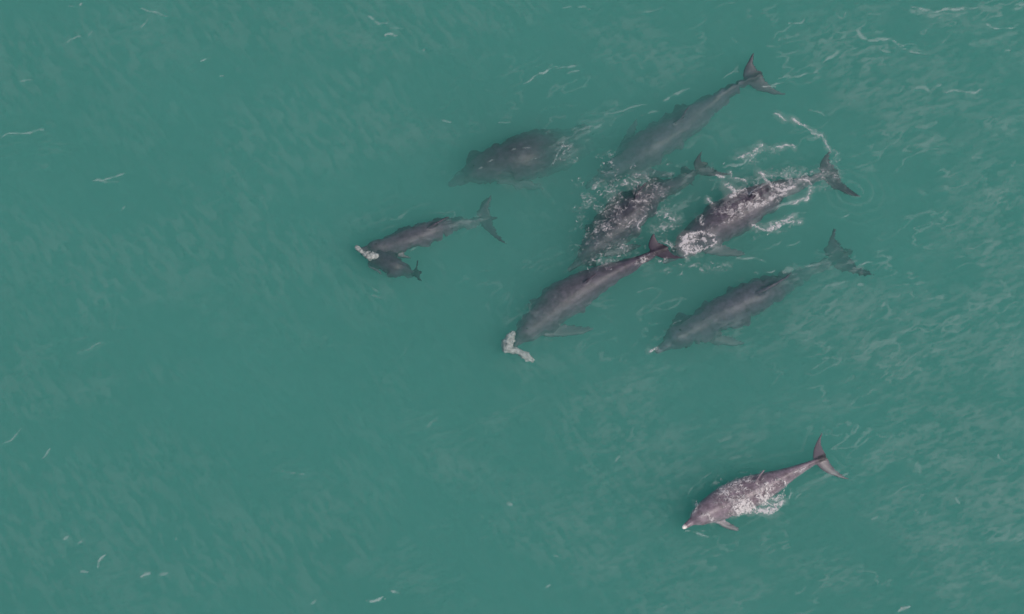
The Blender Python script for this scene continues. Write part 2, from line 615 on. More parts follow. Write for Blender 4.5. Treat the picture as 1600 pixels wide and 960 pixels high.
# ------------------------------------------------------------------ pale lumps carried on beaks
def lump_material():
    m, nt, out = material('pale_sponge')
    L = nt.links.new
    geo = nt.nodes.new('ShaderNodeNewGeometry')
    n = node(nt, 'ShaderNodeTexNoise', Scale=22.0, Detail=6.0, Roughness=.75)
    L(geo.outputs['Position'], n.inputs['Vector'])
    r = nt.nodes.new('ShaderNodeValToRGB')
    r.color_ramp.elements[0].position = .34; r.color_ramp.elements[0].color = (.13, .14, .14, 1)
    r.color_ramp.elements[1].position = .60; r.color_ramp.elements[1].color = (.46, .47, .47, 1)
    L(n.outputs['Fac'], r.inputs['Fac'])
    p = nt.nodes.new('ShaderNodeBsdfPrincipled')
    p.inputs['Roughness'].default_value = .6
    L(r.outputs['Color'], p.inputs['Base Color'])
    b = node(nt, 'ShaderNodeBump', Strength=.45, Distance=.01)
    L(n.outputs['Fac'], b.inputs['Height']); L(b.outputs['Normal'], p.inputs['Normal'])
    L(p.outputs['BSDF'], out.inputs['Surface'])
    return m


LUMP = lump_material()


def lump(points, widths, label, seed, flat=.45):
    """A ragged, fibrous, lobed lump along a bent line."""
    P, L = catmull([at(*p) for p in points], 34)
    wd = np.interp(np.linspace(0, 1, 34), np.linspace(0, 1, len(widths)), widths)
    T = np.gradient(P, axis=0); T /= np.linalg.norm(T, axis=1)[:, None]
    secs = []
    for i in range(34):
        z = np.array([0, 0, 1.0]); s = np.cross(T[i], z); s /= np.linalg.norm(s); u = np.cross(s, T[i])
        ring = []
        for j in range(30):
            th = 2 * math.pi * j / 30
            k = 1 + .5 * (mnoise.noise(Vector((i * .33, 2.1 * math.cos(th) + seed, 2.1 * math.sin(th)))))
            k += .3 * mnoise.noise(Vector((i * 1.1, 4.5 * math.cos(th) + seed, 4.5 * math.sin(th))))
            k += .38 * mnoise.noise(Vector((i * .9, 9.0 * math.cos(th) + seed, 9.0 * math.sin(th))))
            k = max(.25, k)
            ring.append(P[i] + s * wd[i] * k * math.cos(th) + u * wd[i] * flat * k * math.sin(th))
        secs.append(np.array(ring))
    V, F = loft(secs)
    return link('sea_sponge', new_mesh('sea_sponge', V, F, LUMP), label=label, category='sponge', group='pale lumps carried by dolphins')


lump([(803, 518, -.14), (797, 528, -.13), (793, 539, -.13), (798, 546, -.13), (809, 549, -.14), (821, 556, -.15), (834, 565, -.18)],
     [.02, .05, .07, .075, .045, .035, .05, .045, .02],
     'large pale bent lump draped over the beak of the dolphin with lifted fluke', 3.0)
lump([(555, 385, -.05), (559, 388, -.05), (565, 393, -.05), (571, 397, -.06), (580, 400, -.06), (592, 399, -.07)],
     [.018, .032, .025, .02, .04, .055, .05, .04, .015],
     'small pale two-lobed lump at the beak of the leftmost adult dolphin', 9.0, .6)

# ------------------------------------------------------------------ painted sheen, foam film and froth on the surface
HM_STEP = .02
HM_X0, HM_Y0 = -9.0, -7.0
HM = np.full((900, 750), -9.0)
for o, *_ in BUILT:
    n = len(o.data.vertices)
    co = np.empty(n * 3, np.float32); o.data.vertices.foreach_get('co', co); co = co.reshape(-1, 3)
    ix = np.clip(((co[:, 0] - HM_X0) / HM_STEP).astype(int), 0, HM.shape[0] - 1)
    iy = np.clip(((co[:, 1] - HM_Y0) / HM_STEP).astype(int), 0, HM.shape[1] - 1)
    np.maximum.at(HM, (ix, iy), co[:, 2])


def surface(x, y):
    x = np.asarray(x, float); y = np.asarray(y, float)
    ix = np.clip(((x - HM_X0) / HM_STEP).astype(int), 1, HM.shape[0] - 2)
    iy = np.clip(((y - HM_Y0) / HM_STEP).astype(int), 1, HM.shape[1] - 2)
    h = np.maximum.reduce([HM[ix, iy], HM[ix + 1, iy], HM[ix, iy + 1], HM[ix - 1, iy], HM[ix, iy - 1]])
    return np.maximum(wave(x, y), h + .004)


def foam_material():
    m, nt, out = material('white_foam')
    p = nt.nodes.new('ShaderNodeBsdfPrincipled')
    geo = nt.nodes.new('ShaderNodeNewGeometry')
    r = nt.nodes.new('ShaderNodeValToRGB')
    r.color_ramp.elements[0].color = (.22, .25, .27, 1)
    r.color_ramp.elements[1].color = (.66, .62, .65, 1)
    nt.links.new(geo.outputs['Random Per Island'], r.inputs['Fac'])
    nt.links.new(r.outputs['Color'], p.inputs['Base Color'])
    p.inputs['Roughness'].default_value = .55
    nt.links.new(p.outputs['BSDF'], out.inputs['Surface'])
    return m


def film_material():
    m, nt, out = material('foam_sheen_film')  # on the open water its pale cover also paints sky sheen
    L = nt.links.new
    a = nt.nodes.new('ShaderNodeAttribute'); a.attribute_name = 'cover'
    t = nt.nodes.new('ShaderNodeBsdfTransparent')
    p = nt.nodes.new('ShaderNodeBsdfPrincipled')
    p.inputs['Base Color'].default_value = (.42, .51, .505, 1)
    p.inputs['Roughness'].default_value = .35
    p.inputs['IOR'].default_value = 1.33
    mx = nt.nodes.new('ShaderNodeMixShader')
    L(a.outputs['Fac'], mx.inputs['Fac'])
    L(t.outputs['BSDF'], mx.inputs[1]); L(p.outputs['BSDF'], mx.inputs[2])
    L(mx.outputs['Shader'], out.inputs['Surface'])
    return m


# hand-placed thin lines of froth and painted sheen: photograph points, width in metres, cover
LINES = [
    # far top right
    ([(1420, 12), (1450, 18), (1490, 16), (1535, 14)], .030, .40), ([(1410, 20), (1440, 22), (1475, 26), (1510, 20)], .06, .22),
    ([(1335, 52), (1352, 62), (1372, 66)], .030, .34), ([(1368, 62), (1392, 66), (1412, 72)], .030, .34),
    ([(1408, 76), (1430, 86), (1450, 88)], .020, .36), ([(1540, 38), (1556, 46), (1584, 44)], .020, .46),
    ([(1420, 138), (1440, 136), (1456, 142), (1470, 134)], .030, .26), ([(1474, 146), (1500, 145), (1520, 147), (1536, 140)], .020, .36),
    ([(1218, 121), (1245, 118), (1266, 112), (1285, 106)], .020, .26), ([(1285, 98), (1300, 90), (1312, 80), (1340, 74)], .026, .30),
    ([(1232, 37), (1248, 38), (1262, 26)], .016, .30), ([(1305, 24), (1318, 30), (1325, 24)], .016, .26), ([(1355, 20), (1375, 24)], .016, .24),
    ([(1265, 172), (1282, 175), (1295, 182)], .014, .30), ([(1196, 72), (1216, 73)], .016, .30), ([(1370, 80), (1394, 84)], .014, .30),
    ([(1570, 80), (1582, 80)], .02, .36), ([(1515, 74), (1550, 66), (1585, 52)], .10, .12), ([(1580, 14), (1600, 4)], .06, .24),
    # top
    ([(814, 131), (832, 122), (850, 113), (868, 108)], .022, .44), ([(846, 114), (862, 104)], .018, .36), ([(868, 112), (884, 108), (902, 104)], .022, .30),
    ([(884, 116), (904, 112)], .014, .28), ([(1000, 17), (1022, 16), (1032, 12)], .018, .34), ([(1142, 62), (1150, 70)], .016, .30),
    ([(538, 30), (548, 26)], .016, .30), ([(575, 26), (590, 36), (606, 38)], .022, .40), ([(600, 54), (620, 55)], .016, .42), ([(610, 48), (630, 44)], .02, .20),
    ([(690, 186), (704, 191)], .016, .40), ([(880, 12), (895, 10)], .014, .26), ([(905, 12), (920, 14)], .014, .28), ([(660, 77), (664, 78)], .02, .30),
    # left
    ([(217, 16), (236, 20), (262, 24)], .018, .34), ([(220, 46), (231, 32)], .020, .30), ([(107, 12), (116, 10)], .018, .34), ([(126, 14), (130, 6)], .022, .34),
    ([(96, 73), (114, 65), (130, 60)], .016, .30), ([(141, 59), (145, 48)], .022, .34), ([(314, 98), (327, 91)], .016, .42), ([(362, 38), (368, 37)], .014, .30),
    ([(0, 214), (14, 209), (44, 204), (72, 203)], .016, .34), ([(32, 125), (53, 121)], .014, .34), ([(342, 121), (350, 120)], .014, .30),
    ([(144, 282), (162, 284), (186, 282)], .024, .34), ([(160, 283), (176, 275), (200, 268)], .018, .34), ([(186, 330), (196, 322)], .018, .20),
    ([(120, 553), (136, 545), (158, 534)], .020, .30), ([(0, 696), (18, 684), (34, 671)], .018, .34), ([(68, 718), (80, 702)], .020, .30),
    ([(152, 887), (160, 876), (168, 870)], .018, .50), ([(102, 847), (110, 843)], .022, .34), ([(124, 852), (132, 846)], .018, .30), ([(127, 898), (138, 896)], .018, .36),
    ([(219, 907), (236, 897)], .03, .36), ([(247, 896), (262, 895)], .03, .26), ([(97, 874), (102, 870)], .02, .26), ([(272, 846), (276, 842)], .016, .30),
    # bottom
    ([(572, 941), (584, 940), (600, 936)], .022, .44), ([(614, 926), (626, 924)], .024, .44), ([(438, 734), (476, 741)], .012, .26), ([(790, 789), (798, 790)], .026, .36),
    ([(852, 920), (860, 915)], .02, .30), ([(862, 870), (870, 872)], .018, .30), ([(486, 950), (494, 938)], .02, .24), ([(668, 668), (684, 652)], .03, .16),
    ([(1405, 952), (1420, 950)], .035, .50), ([(1360, 812), (1372, 806)], .025, .28), ([(1494, 778), (1500, 790)], .03, .30), ([(1558, 706), (1568, 722)], .02, .36),
    ([(1432, 722), (1436, 742)], .05, .16), ([(960, 722), (968, 714)], .02, .22), ([(906, 548), (914, 544)], .02, .2),
    # around the upper dolphins
    ([(1035, 156), (1055, 150), (1078, 138)], .030, .28), ([(915, 210), (930, 200), (945, 190)], .060, .22), ([(866, 258), (872, 244), (884, 226)], .014, .50),
    ([(880, 228), (900, 210), (940, 192)], .025, .20), ([(945, 180), (985, 172), (1010, 166)], .018, .22), ([(1000, 184), (1030, 176)], .018, .20),
    ([(1130, 120), (1148, 108), (1160, 112)], .014, .24), ([(1190, 135), (1208, 130), (1228, 129)], .016, .50), ([(1225, 118), (1250, 119)], .014, .26),
    ([(1196, 134), (1216, 133)], .010, .45), ([(780, 192), (800, 190)], .012, .2), ([(757, 255), (768, 247)], .014, .34), ([(745, 268), (752, 265)], .014, .36),
    ([(795, 236), (806, 232)], .012, .34), ([(816, 230), (830, 229)], .010, .36), ([(832, 250), (838, 247)], .010, .30),
    # around the foaming dolphins
    ([(1130, 262), (1150, 256), (1170, 248), (1182, 240)], .024, .34), ([(1150, 266), (1172, 252), (1192, 234)], .016, .30), ([(1205, 229), (1222, 231), (1240, 228)], .018, .34),
    ([(1176, 230), (1190, 228)], .016, .34), ([(1050, 312), (1066, 302)], .02, .20), ([(1050, 324), (1075, 316)], .016, .26), ([(1085, 318), (1096, 308)], .014, .22),
    ([(1150, 405), (1172, 404), (1196, 410)], .024, .36), ([(1230, 388), (1250, 380)], .016, .26), ([(1200, 352), (1235, 338), (1260, 330)], .02, .20),
    ([(1310, 344), (1326, 336)], .016, .24), ([(1190, 392), (1225, 378)], .016, .16), ([(1200, 328), (1230, 320), (1260, 312)], .03, .40),
    ([(1180, 282), (1205, 276), (1230, 280)], .016, .30), ([(1060, 262), (1080, 258)], .012, .18), ([(1130, 412), (1120, 408)], .02, .16),
    # painted band of surface sheen over the sunk tail stalk on the right
    ([(1222, 424), (1240, 424)], .06, .24), ([(1250, 420), (1270, 412)], .03, .28), ([(1262, 415), (1290, 410)], .03, .18), ([(1280, 452), (1300, 445), (1318, 440)], .04, .20),
    ([(1338, 446), (1350, 450)], .025, .26), ([(1335, 420), (1352, 415), (1368, 414)], .014, .46), ([(1195, 424), (1208, 422)], .014, .34), ([(1178, 426), (1186, 428)], .016, .24),
    ([(1224, 524), (1238, 522)], .016, .30), ([(1050, 508), (1062, 502)], .014, .34), ([(1018, 506), (1040, 506)], .014, .24), ([(1050, 460), (1076, 466)], .014, .26),
    ([(1012, 452), (1040, 456)], .012, .24), ([(1375, 488), (1384, 472)], .02, .24), ([(1355, 500), (1362, 488)], .02, .16),
    # around the two left dolphins
    ([(700, 353), (725, 350), (748, 347)], .050, .15), ([(582, 452), (592, 456)], .012, .32), ([(584, 462), (598, 466)], .016, .22), ([(606, 346), (622, 340), (634, 332)], .045, .14),
    ([(592, 354), (600, 352)], .016, .20), ([(640, 392), (655, 384)], .02, .16),
    ([(640, 380), (660, 378), (680, 372)], .012, .16), ([(1000, 456), (1020, 452)], .014, .24), ([(975, 612), (995, 606)], .05, .12), ([(930, 620), (945, 605)], .04, .12),
    # lone dolphin at lower right
    ([(1085, 830), (1100, 836), (1108, 842)], .018, .44), ([(1068, 828), (1090, 830), (1120, 826)], .012, .30), ([(1075, 780), (1080, 765), (1095, 748), (1110, 738)], .014, .18),
    ([(1288, 748), (1300, 740), (1315, 735)], .05, .20), ([(1230, 775), (1234, 760)], .014, .40), ([(1240, 780), (1250, 768)], .02, .20), ([(1270, 758), (1290, 748)], .05, .13),
    ([(1140, 720), (1170, 710)], .06, .10), ([(1120, 690), (1150, 680)], .03, .12), ([(1310, 748), (1325, 740)], .02, .35),
]
# broad faint patches of painted sky sheen and aerated water: centre, radii (pixels), tilt in degrees, cover
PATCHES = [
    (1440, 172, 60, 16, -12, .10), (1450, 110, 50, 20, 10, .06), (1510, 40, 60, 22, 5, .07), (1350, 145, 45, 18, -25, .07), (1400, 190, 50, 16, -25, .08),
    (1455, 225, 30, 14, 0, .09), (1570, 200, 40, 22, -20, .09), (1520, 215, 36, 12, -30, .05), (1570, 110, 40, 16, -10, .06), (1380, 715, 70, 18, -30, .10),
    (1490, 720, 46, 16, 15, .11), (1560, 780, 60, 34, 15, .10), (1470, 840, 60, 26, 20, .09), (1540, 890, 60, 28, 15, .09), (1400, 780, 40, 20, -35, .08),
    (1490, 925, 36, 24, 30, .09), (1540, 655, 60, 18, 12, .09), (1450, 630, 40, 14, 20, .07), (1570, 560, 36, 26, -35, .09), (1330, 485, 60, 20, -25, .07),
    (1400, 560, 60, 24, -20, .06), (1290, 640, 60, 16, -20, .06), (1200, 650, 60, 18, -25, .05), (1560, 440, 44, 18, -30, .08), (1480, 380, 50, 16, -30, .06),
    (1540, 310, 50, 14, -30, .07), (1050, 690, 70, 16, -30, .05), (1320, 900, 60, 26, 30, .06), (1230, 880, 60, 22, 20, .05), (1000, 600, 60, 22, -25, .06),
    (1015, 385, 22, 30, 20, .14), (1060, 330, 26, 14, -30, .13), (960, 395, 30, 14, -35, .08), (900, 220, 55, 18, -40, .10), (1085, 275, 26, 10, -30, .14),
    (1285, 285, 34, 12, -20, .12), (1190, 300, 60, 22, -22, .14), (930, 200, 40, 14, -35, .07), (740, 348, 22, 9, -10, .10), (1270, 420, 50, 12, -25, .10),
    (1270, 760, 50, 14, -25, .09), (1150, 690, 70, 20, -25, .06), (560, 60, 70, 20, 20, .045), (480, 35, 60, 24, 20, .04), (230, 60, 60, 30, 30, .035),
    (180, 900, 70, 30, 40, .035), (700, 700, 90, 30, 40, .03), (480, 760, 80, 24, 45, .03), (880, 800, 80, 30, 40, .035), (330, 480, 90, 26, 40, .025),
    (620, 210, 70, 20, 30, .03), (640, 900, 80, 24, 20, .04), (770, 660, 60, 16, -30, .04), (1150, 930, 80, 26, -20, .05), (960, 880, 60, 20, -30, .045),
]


def film_field(X, Y):
    cov = np.zeros_like(X)
    wx = X + .05 * (fbm(X * 5, Y * 5, 201, 3) - .5) * 2
    wy = Y + .05 * (fbm(X * 5, Y * 5, 251, 3) - .5) * 2
    fine = fbm(X * 9 + Y * 7, Y * 26 - X * 9, 301, 3)
    streak = fbm(X * 4 + Y * 2, Y * 15 - X * 6, 331, 4, .65)
    step = X[0, 1] - X[0, 0]
    x0, y0 = X[0, 0], Y[0, 0]

    def window(pts, pad):
        i0 = max(0, int((pts[:, 0].min() - pad - x0) / step)); i1 = min(X.shape[1], int((pts[:, 0].max() + pad - x0) / step) + 2)
        j0 = max(0, int((pts[:, 1].min() - pad - y0) / step)); j1 = min(X.shape[0], int((pts[:, 1].max() + pad - y0) / step) + 2)
        return slice(j0, j1), slice(i0, i1)

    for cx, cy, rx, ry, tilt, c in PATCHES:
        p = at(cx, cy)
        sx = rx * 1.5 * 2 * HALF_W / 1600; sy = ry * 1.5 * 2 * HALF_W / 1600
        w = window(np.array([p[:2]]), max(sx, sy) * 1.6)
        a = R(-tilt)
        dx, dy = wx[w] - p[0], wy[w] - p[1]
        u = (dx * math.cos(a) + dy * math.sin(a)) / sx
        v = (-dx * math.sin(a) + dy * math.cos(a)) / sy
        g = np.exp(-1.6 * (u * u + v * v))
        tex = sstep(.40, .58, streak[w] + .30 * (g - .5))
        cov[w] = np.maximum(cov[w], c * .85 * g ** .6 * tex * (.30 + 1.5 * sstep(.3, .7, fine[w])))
    # wind ripples: sky sheen painted as thin pale crests, thicker to the right
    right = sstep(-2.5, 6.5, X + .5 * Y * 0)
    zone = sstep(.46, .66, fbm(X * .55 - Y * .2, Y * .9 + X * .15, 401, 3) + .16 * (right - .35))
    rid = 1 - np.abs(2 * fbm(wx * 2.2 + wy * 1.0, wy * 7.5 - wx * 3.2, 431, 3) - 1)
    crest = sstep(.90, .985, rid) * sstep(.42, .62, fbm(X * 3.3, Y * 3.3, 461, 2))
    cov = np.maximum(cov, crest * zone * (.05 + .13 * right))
    for pts, width, c in LINES:
        P, _ = catmull([at(x, y) for x, y in pts], 26)
        w = window(P[:, :2], width * 2 + .1)
        gx, gy = wx[w], wy[w]
        d = np.full(gx.shape, 9.0); tt = np.zeros(gx.shape)
        for k in range(len(P) - 1):
            a, b = P[k, :2], P[k + 1, :2]
            e = b - a; q = np.clip(((gx - a[0]) * e[0] + (gy - a[1]) * e[1]) / (e @ e), 0, 1)
            dd = np.hypot(gx - a[0] - q * e[0], gy - a[1] - q * e[1])
            m = dd < d
            d[m] = dd[m]; tt[m] = ((k + q) / (len(P) - 1))[m]
        taper = (.35 + .65 * np.sin(np.pi * np.clip(tt, 0, 1)) ** .7)
        f = sstep(1.0, .15, d / (width * taper * (.45 + 1.1 * fine[w])))
        cov[w] = np.maximum(cov[w], c * .80 * f * (.35 + 1.1 * sstep(.3, .62, fine[w])))
    return cov


def make_film():
    step = .0155
    xs = np.arange(-8.0, 8.0, step); ys = np.arange(-5.4, 5.9, step)
    X, Y = np.meshgrid(xs, ys)
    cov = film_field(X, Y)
    # wind-ripple sheen painted over all of the open water: small, slanting, uneven
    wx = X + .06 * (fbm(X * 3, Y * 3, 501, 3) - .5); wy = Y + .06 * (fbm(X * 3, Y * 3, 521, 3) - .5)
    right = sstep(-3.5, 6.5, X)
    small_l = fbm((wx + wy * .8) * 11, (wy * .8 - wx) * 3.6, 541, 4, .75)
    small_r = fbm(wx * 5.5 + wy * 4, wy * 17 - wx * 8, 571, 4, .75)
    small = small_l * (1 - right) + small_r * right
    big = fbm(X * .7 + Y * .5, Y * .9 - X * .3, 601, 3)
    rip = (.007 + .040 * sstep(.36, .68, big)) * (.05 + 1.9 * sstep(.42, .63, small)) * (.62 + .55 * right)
    ix = np.clip(((X - HM_X0) / HM_STEP).astype(int), 3, HM.shape[0] - 4)
    iy = np.clip(((Y - HM_Y0) / HM_STEP).astype(int), 3, HM.shape[1] - 4)
    low = HM > -1.0
    near = np.zeros(HM.shape)
    for r in (1, 3, 6, 9, 12):                       # painted ripple sheen is thinned out over the animals
        g = low.copy()
        for dx in (-r, 0, r):
            for dy in (-r, 0, r):
                g |= np.roll(np.roll(low, dx, 0), dy, 1)
        near += g / 5.0
    over_body = near[ix, iy]
    # painted sheen of low ripples spreading from bodies that lie close under the surface
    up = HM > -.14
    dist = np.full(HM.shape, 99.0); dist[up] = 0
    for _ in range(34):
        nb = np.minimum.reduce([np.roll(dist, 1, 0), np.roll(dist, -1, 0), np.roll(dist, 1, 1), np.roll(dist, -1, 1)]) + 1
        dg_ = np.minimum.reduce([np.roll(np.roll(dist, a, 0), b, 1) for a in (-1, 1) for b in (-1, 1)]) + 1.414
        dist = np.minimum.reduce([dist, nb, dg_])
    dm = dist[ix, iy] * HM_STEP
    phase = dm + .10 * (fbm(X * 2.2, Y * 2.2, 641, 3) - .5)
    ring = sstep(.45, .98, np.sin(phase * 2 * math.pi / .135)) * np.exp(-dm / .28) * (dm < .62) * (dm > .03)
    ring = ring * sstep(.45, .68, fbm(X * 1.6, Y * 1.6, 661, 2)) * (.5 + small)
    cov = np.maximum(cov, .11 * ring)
    cov = np.maximum(cov, rip * (1 - over_body)) + .5 * np.minimum(cov, rip * (1 - over_body))
    Z = wave(X, Y) + .006
    S = surface(X, Y)
    cov = np.where(S > Z + .004, 0, cov)
    ny, nx = X.shape
    idx = np.arange(nx * ny).reshape(ny, nx)
    mx = np.maximum.reduce([cov[:-1, :-1], cov[:-1, 1:], cov[1:, 1:], cov[1:, :-1]])
    keep = mx > .007
    on = over_body[:-1, :-1] > .75
    keep &= ~on | (mx > .05)
    cov = np.where((over_body > .75), sstep(.03, .075, cov) * cov, cov)
    q = np.stack([idx[:-1, :-1], idx[:-1, 1:], idx[1:, 1:], idx[1:, :-1]], -1)[keep]
    used, inv = np.unique(q.ravel(), return_inverse=True)
    V = np.stack([X, Y, Z], -1).reshape(-1, 3)[used]
    me = bpy.data.meshes.new('sea_surface')
    nf = len(q)
    me.vertices.add(len(V)); me.vertices.foreach_set('co', V.astype(np.float32).ravel())
    me.loops.add(nf * 4); me.loops.foreach_set('vertex_index', inv.astype(np.int32).ravel())
    me.polygons.add(nf)
    me.polygons.foreach_set('loop_start', np.arange(0, nf * 4, 4, dtype=np.int32))
    me.update(calc_edges=True)
    me.polygons.foreach_set('use_smooth', np.ones(nf, dtype=bool))
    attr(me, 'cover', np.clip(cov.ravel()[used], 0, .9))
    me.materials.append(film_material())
    link('sea_surface', me, kind='structure', label='rippled sea surface with painted sky sheen and thin pale streaks of froth')
    print('film', nf, round(float(keep.mean()), 3))


make_film()

# thick white froth: clumps of small bubbles along torn strands
ICO_V = []
_g = (1 + 5 ** .5) / 2
for a_, b_ in ((1, _g), (-1, _g), (1, -_g), (-1, -_g)):
    ICO_V += [(a_, b_, 0), (0, a_, b_), (b_, 0, a_)]
ICO_V = np.array(ICO_V) / math.hypot(1, _g)
ICO_F = []
for i_ in range(12):
    for j_ in range(i_ + 1, 12):
        for k_ in range(j_ + 1, 12):
            dd_ = [np.linalg.norm(ICO_V[p_] - ICO_V[q_]) for p_, q_ in ((i_, j_), (j_, k_), (i_, k_))]
            if max(dd_) < 1.1:
                n_ = np.cross(ICO_V[j_] - ICO_V[i_], ICO_V[k_] - ICO_V[i_])
                ICO_F.append((i_, j_, k_) if n_ @ ICO_V[i_] > 0 else (i_, k_, j_))
ICO_F = np.array(ICO_F)
BITS = []          # x, y, size, angle, stretch
FROTH = []         # lines and patches of lacy froth


def bits_line(pts, spread, n, size, jit=.6):
    """Froth clumps along a line of photograph points."""
    FROTH.append(('line', pts, spread * 1.25, min(1.0, .55 + n / 300)))
    size *= .40; n = int(n * .35)
    P, L = catmull([at(x, y) for x, y in pts], 60)
    for _ in range(n):
        u = random.random() * 59
        i = min(int(u), 58)
        p = P[i] + (P[i + 1] - P[i]) * (u - i)
        t = P[i + 1] - P[i]; ang = math.atan2(t[1], t[0])
        gate = mnoise.noise(Vector((u * .22, n * .37, pts[0][0] * .1)))
        if random.random() > .72 + gate:
            continue
        off = random.gauss(0, 1) * spread * (.7 + .8 * gate)
        BITS.append((p[0] - math.sin(ang) * off + random.gauss(0, .01), p[1] + math.cos(ang) * off + random.gauss(0, .006),
                     size * min(1.9, math.exp(random.gauss(-.1, jit))), ang + random.gauss(0, .7), random.uniform(1, 2.2)))


def bits_area(cx, cy, rx, ry, tilt, n, size, curl=6):
    """Scattered flecks: short curls of a few bubbles each."""
    a = R(-tilt); k = 2 * HALF_W / 1600
    made = 0
    FROTH.append(('area', (cx, cy), (rx, ry, tilt), n / (rx * ry)))
    n = int(n * .40); size *= .40
    for _try in range(n * 12):
        if made >= n: break
        u, v = random.uniform(-1, 1), random.uniform(-1, 1)
        if u * u + v * v > 1: continue
        p = at(cx, cy)
        x = p[0] + (u * rx * math.cos(a) - v * ry * math.sin(a)) * k
        y = p[1] + (u * rx * math.sin(a) + v * ry * math.cos(a)) * k
        if mnoise.noise(Vector((x * 3.3, y * 5.0, 4.0))) < random.uniform(-.25, .35):
            continue
        made += 1
        ang = random.gauss(.25, .8); m = random.randint(1, curl); sz = size * min(1.9, math.exp(random.gauss(-.25, .55)))
        for _ in range(m):
            BITS.append((x + random.gauss(0, .003), y + random.gauss(0, .003), sz * random.uniform(.5, 1.1), ang, random.uniform(1, 2.4)))
            ang += random.gauss(0, .45)
            x += math.cos(ang) * sz * 1.5; y += math.sin(ang) * sz * 1.5


# ring of froth over the head of the frothing dolphin
for k_ in range(3):
    e_ = [(1093 + (27 - 2 * k_) * math.cos(q_) + random.gauss(0, 1.5), 377 + (13.5 - k_) * math.sin(q_) - .25 * 27 * math.cos(q_) * .6 + random.gauss(0, 1)) for q_ in np.linspace(.4 + k_ * .8, 5.2 + k_ * .8, 12)]
    bits_line(e_, .018, 230, .012)
bits_line([(1072, 393), (1068, 389), (1075, 384), (1082, 388)], .022, 150, .012)
bits_line([(1070, 396), (1075, 404)], .008, 26, .010)
bits_line([(1080, 380), (1092, 374), (1104, 378), (1098, 384), (1086, 386)], .022, 110, .010)
bits_line([(1062, 370), (1070, 377), (1064, 380)], .012, 30, .010)
bits_line([(1097, 340), (1095, 348), (1099, 352)], .014, 60, .011)
bits_line([(1106, 312), (1113, 320)], .008, 46, .012)
bits_line([(1140, 268), (1143, 278), (1152, 281), (1166, 283)], .010, 110, .011)
bits_line([(1120, 276), (1128, 280)], .014, 60, .011)
bits_line([(1186, 272), (1192, 276), (1196, 285), (1206, 291), (1224, 292)], .016, 230, .012)
bits_line([(1136, 291), (1144, 296), (1150, 304), (1142, 308)], .022, 200, .012)
bits_line([(1150, 304), (1160, 298), (1170, 306), (1180, 300)], .02, 110, .010)
bits_line([(1178, 308), (1190, 314), (1196, 316), (1206, 306)], .016, 110, .011)
bits_line([(1200, 290), (1215, 300), (1232, 298), (1240, 296)], .018, 130, .010)
bits_line([(1250, 284), (1264, 284), (1265, 298), (1262, 310), (1258, 316)], .009, 140, .011)
bits_line([(1238, 320), (1250, 314), (1262, 309)], .008, 90, .011)
bits_line([(1160, 318), (1185, 322), (1200, 314), (1225, 306)], .03, 120, .009)
bits_line([(1176, 352), (1188, 358), (1194, 362)], .010, 70, .010)
bits_line([(1200, 362), (1206, 358), (1214, 358), (1218, 352)], .020, 200, .011)
bits_line([(1212, 352), (1226, 348), (1238, 340)], .012, 100, .010)
bits_line([(1226, 350), (1248, 349)], .012, 60, .010)
bits_line([(1155, 246), (1168, 242), (1180, 236), (1190, 229)], .014, 90, .009)
bits_line([(1215, 231), (1236, 226), (1240, 231)], .010, 60, .009)
bits_line([(1210, 177), (1222, 184), (1226, 186)], .012, 40, .010)
bits_line([(1238, 186), (1248, 193), (1258, 195)], .014, 110, .012)
bits_line([(1258, 196), (1270, 206), (1284, 212), (1290, 222), (1296, 236)], .008, 40, .009)
bits_area(1276, 210, 24, 7, 45, 22, .008)
bits_area(1304, 252, 16, 26, 0, 14, .007)
bits_area(1200, 296, 80, 30, -22, 300, .009)
bits_area(1150, 330, 60, 26, -25, 130, .007)
bits_area(1275, 280, 50, 26, -10, 90, .007)
bits_area(1215, 355, 50, 14, -20, 80, .007)
bits_area(1180, 245, 60, 14, -20, 60, .007)
# flecks over and left of the middle dolphin
bits_area(980, 326, 125, 44, -38, 190, .0085)
bits_area(930, 320, 40, 60, -20, 120, .008)
bits_area(985, 285, 60, 18, -15, 90, .009)
bits_area(950, 400, 55, 22, -30, 110, .008)
bits_area(1040, 345, 30, 26, -30, 110, .007)
bits_line([(944, 299), (958, 300)], .008, 34, .009)
bits_line([(968, 348), (980, 352), (990, 340)], .008, 50, .009)
bits_line([(997, 360), (997, 348), (1008, 336)], .006, 40, .008)
bits_line([(988, 315), (1006, 313), (1014, 320)], .008, 60, .009)
bits_line([(972, 287), (980, 288), (976, 282)], .008, 40, .009)
bits_area(885, 240, 22, 26, -40, 14, .006)
bits_area(950, 255, 26, 26, 0, 26, .009)
bits_line([(978, 262), (986, 264), (992, 260)], .005, 26, .009)
# tail line of the dolphin with the lump, drips on its fluke
bits_area(1005, 405, 18, 7, -30, 40, .006)
bits_area(1045, 382, 24, 7, 40, 24, .006)
bits_area(1030, 405, 18, 10, 0, 24, .008)
bits_area(1090, 420, 70, 12, -5, 30, .007)
# right dolphin's beak
bits_line([(1016, 552), (1022, 547), (1028, 548)], .012, 60, .010)
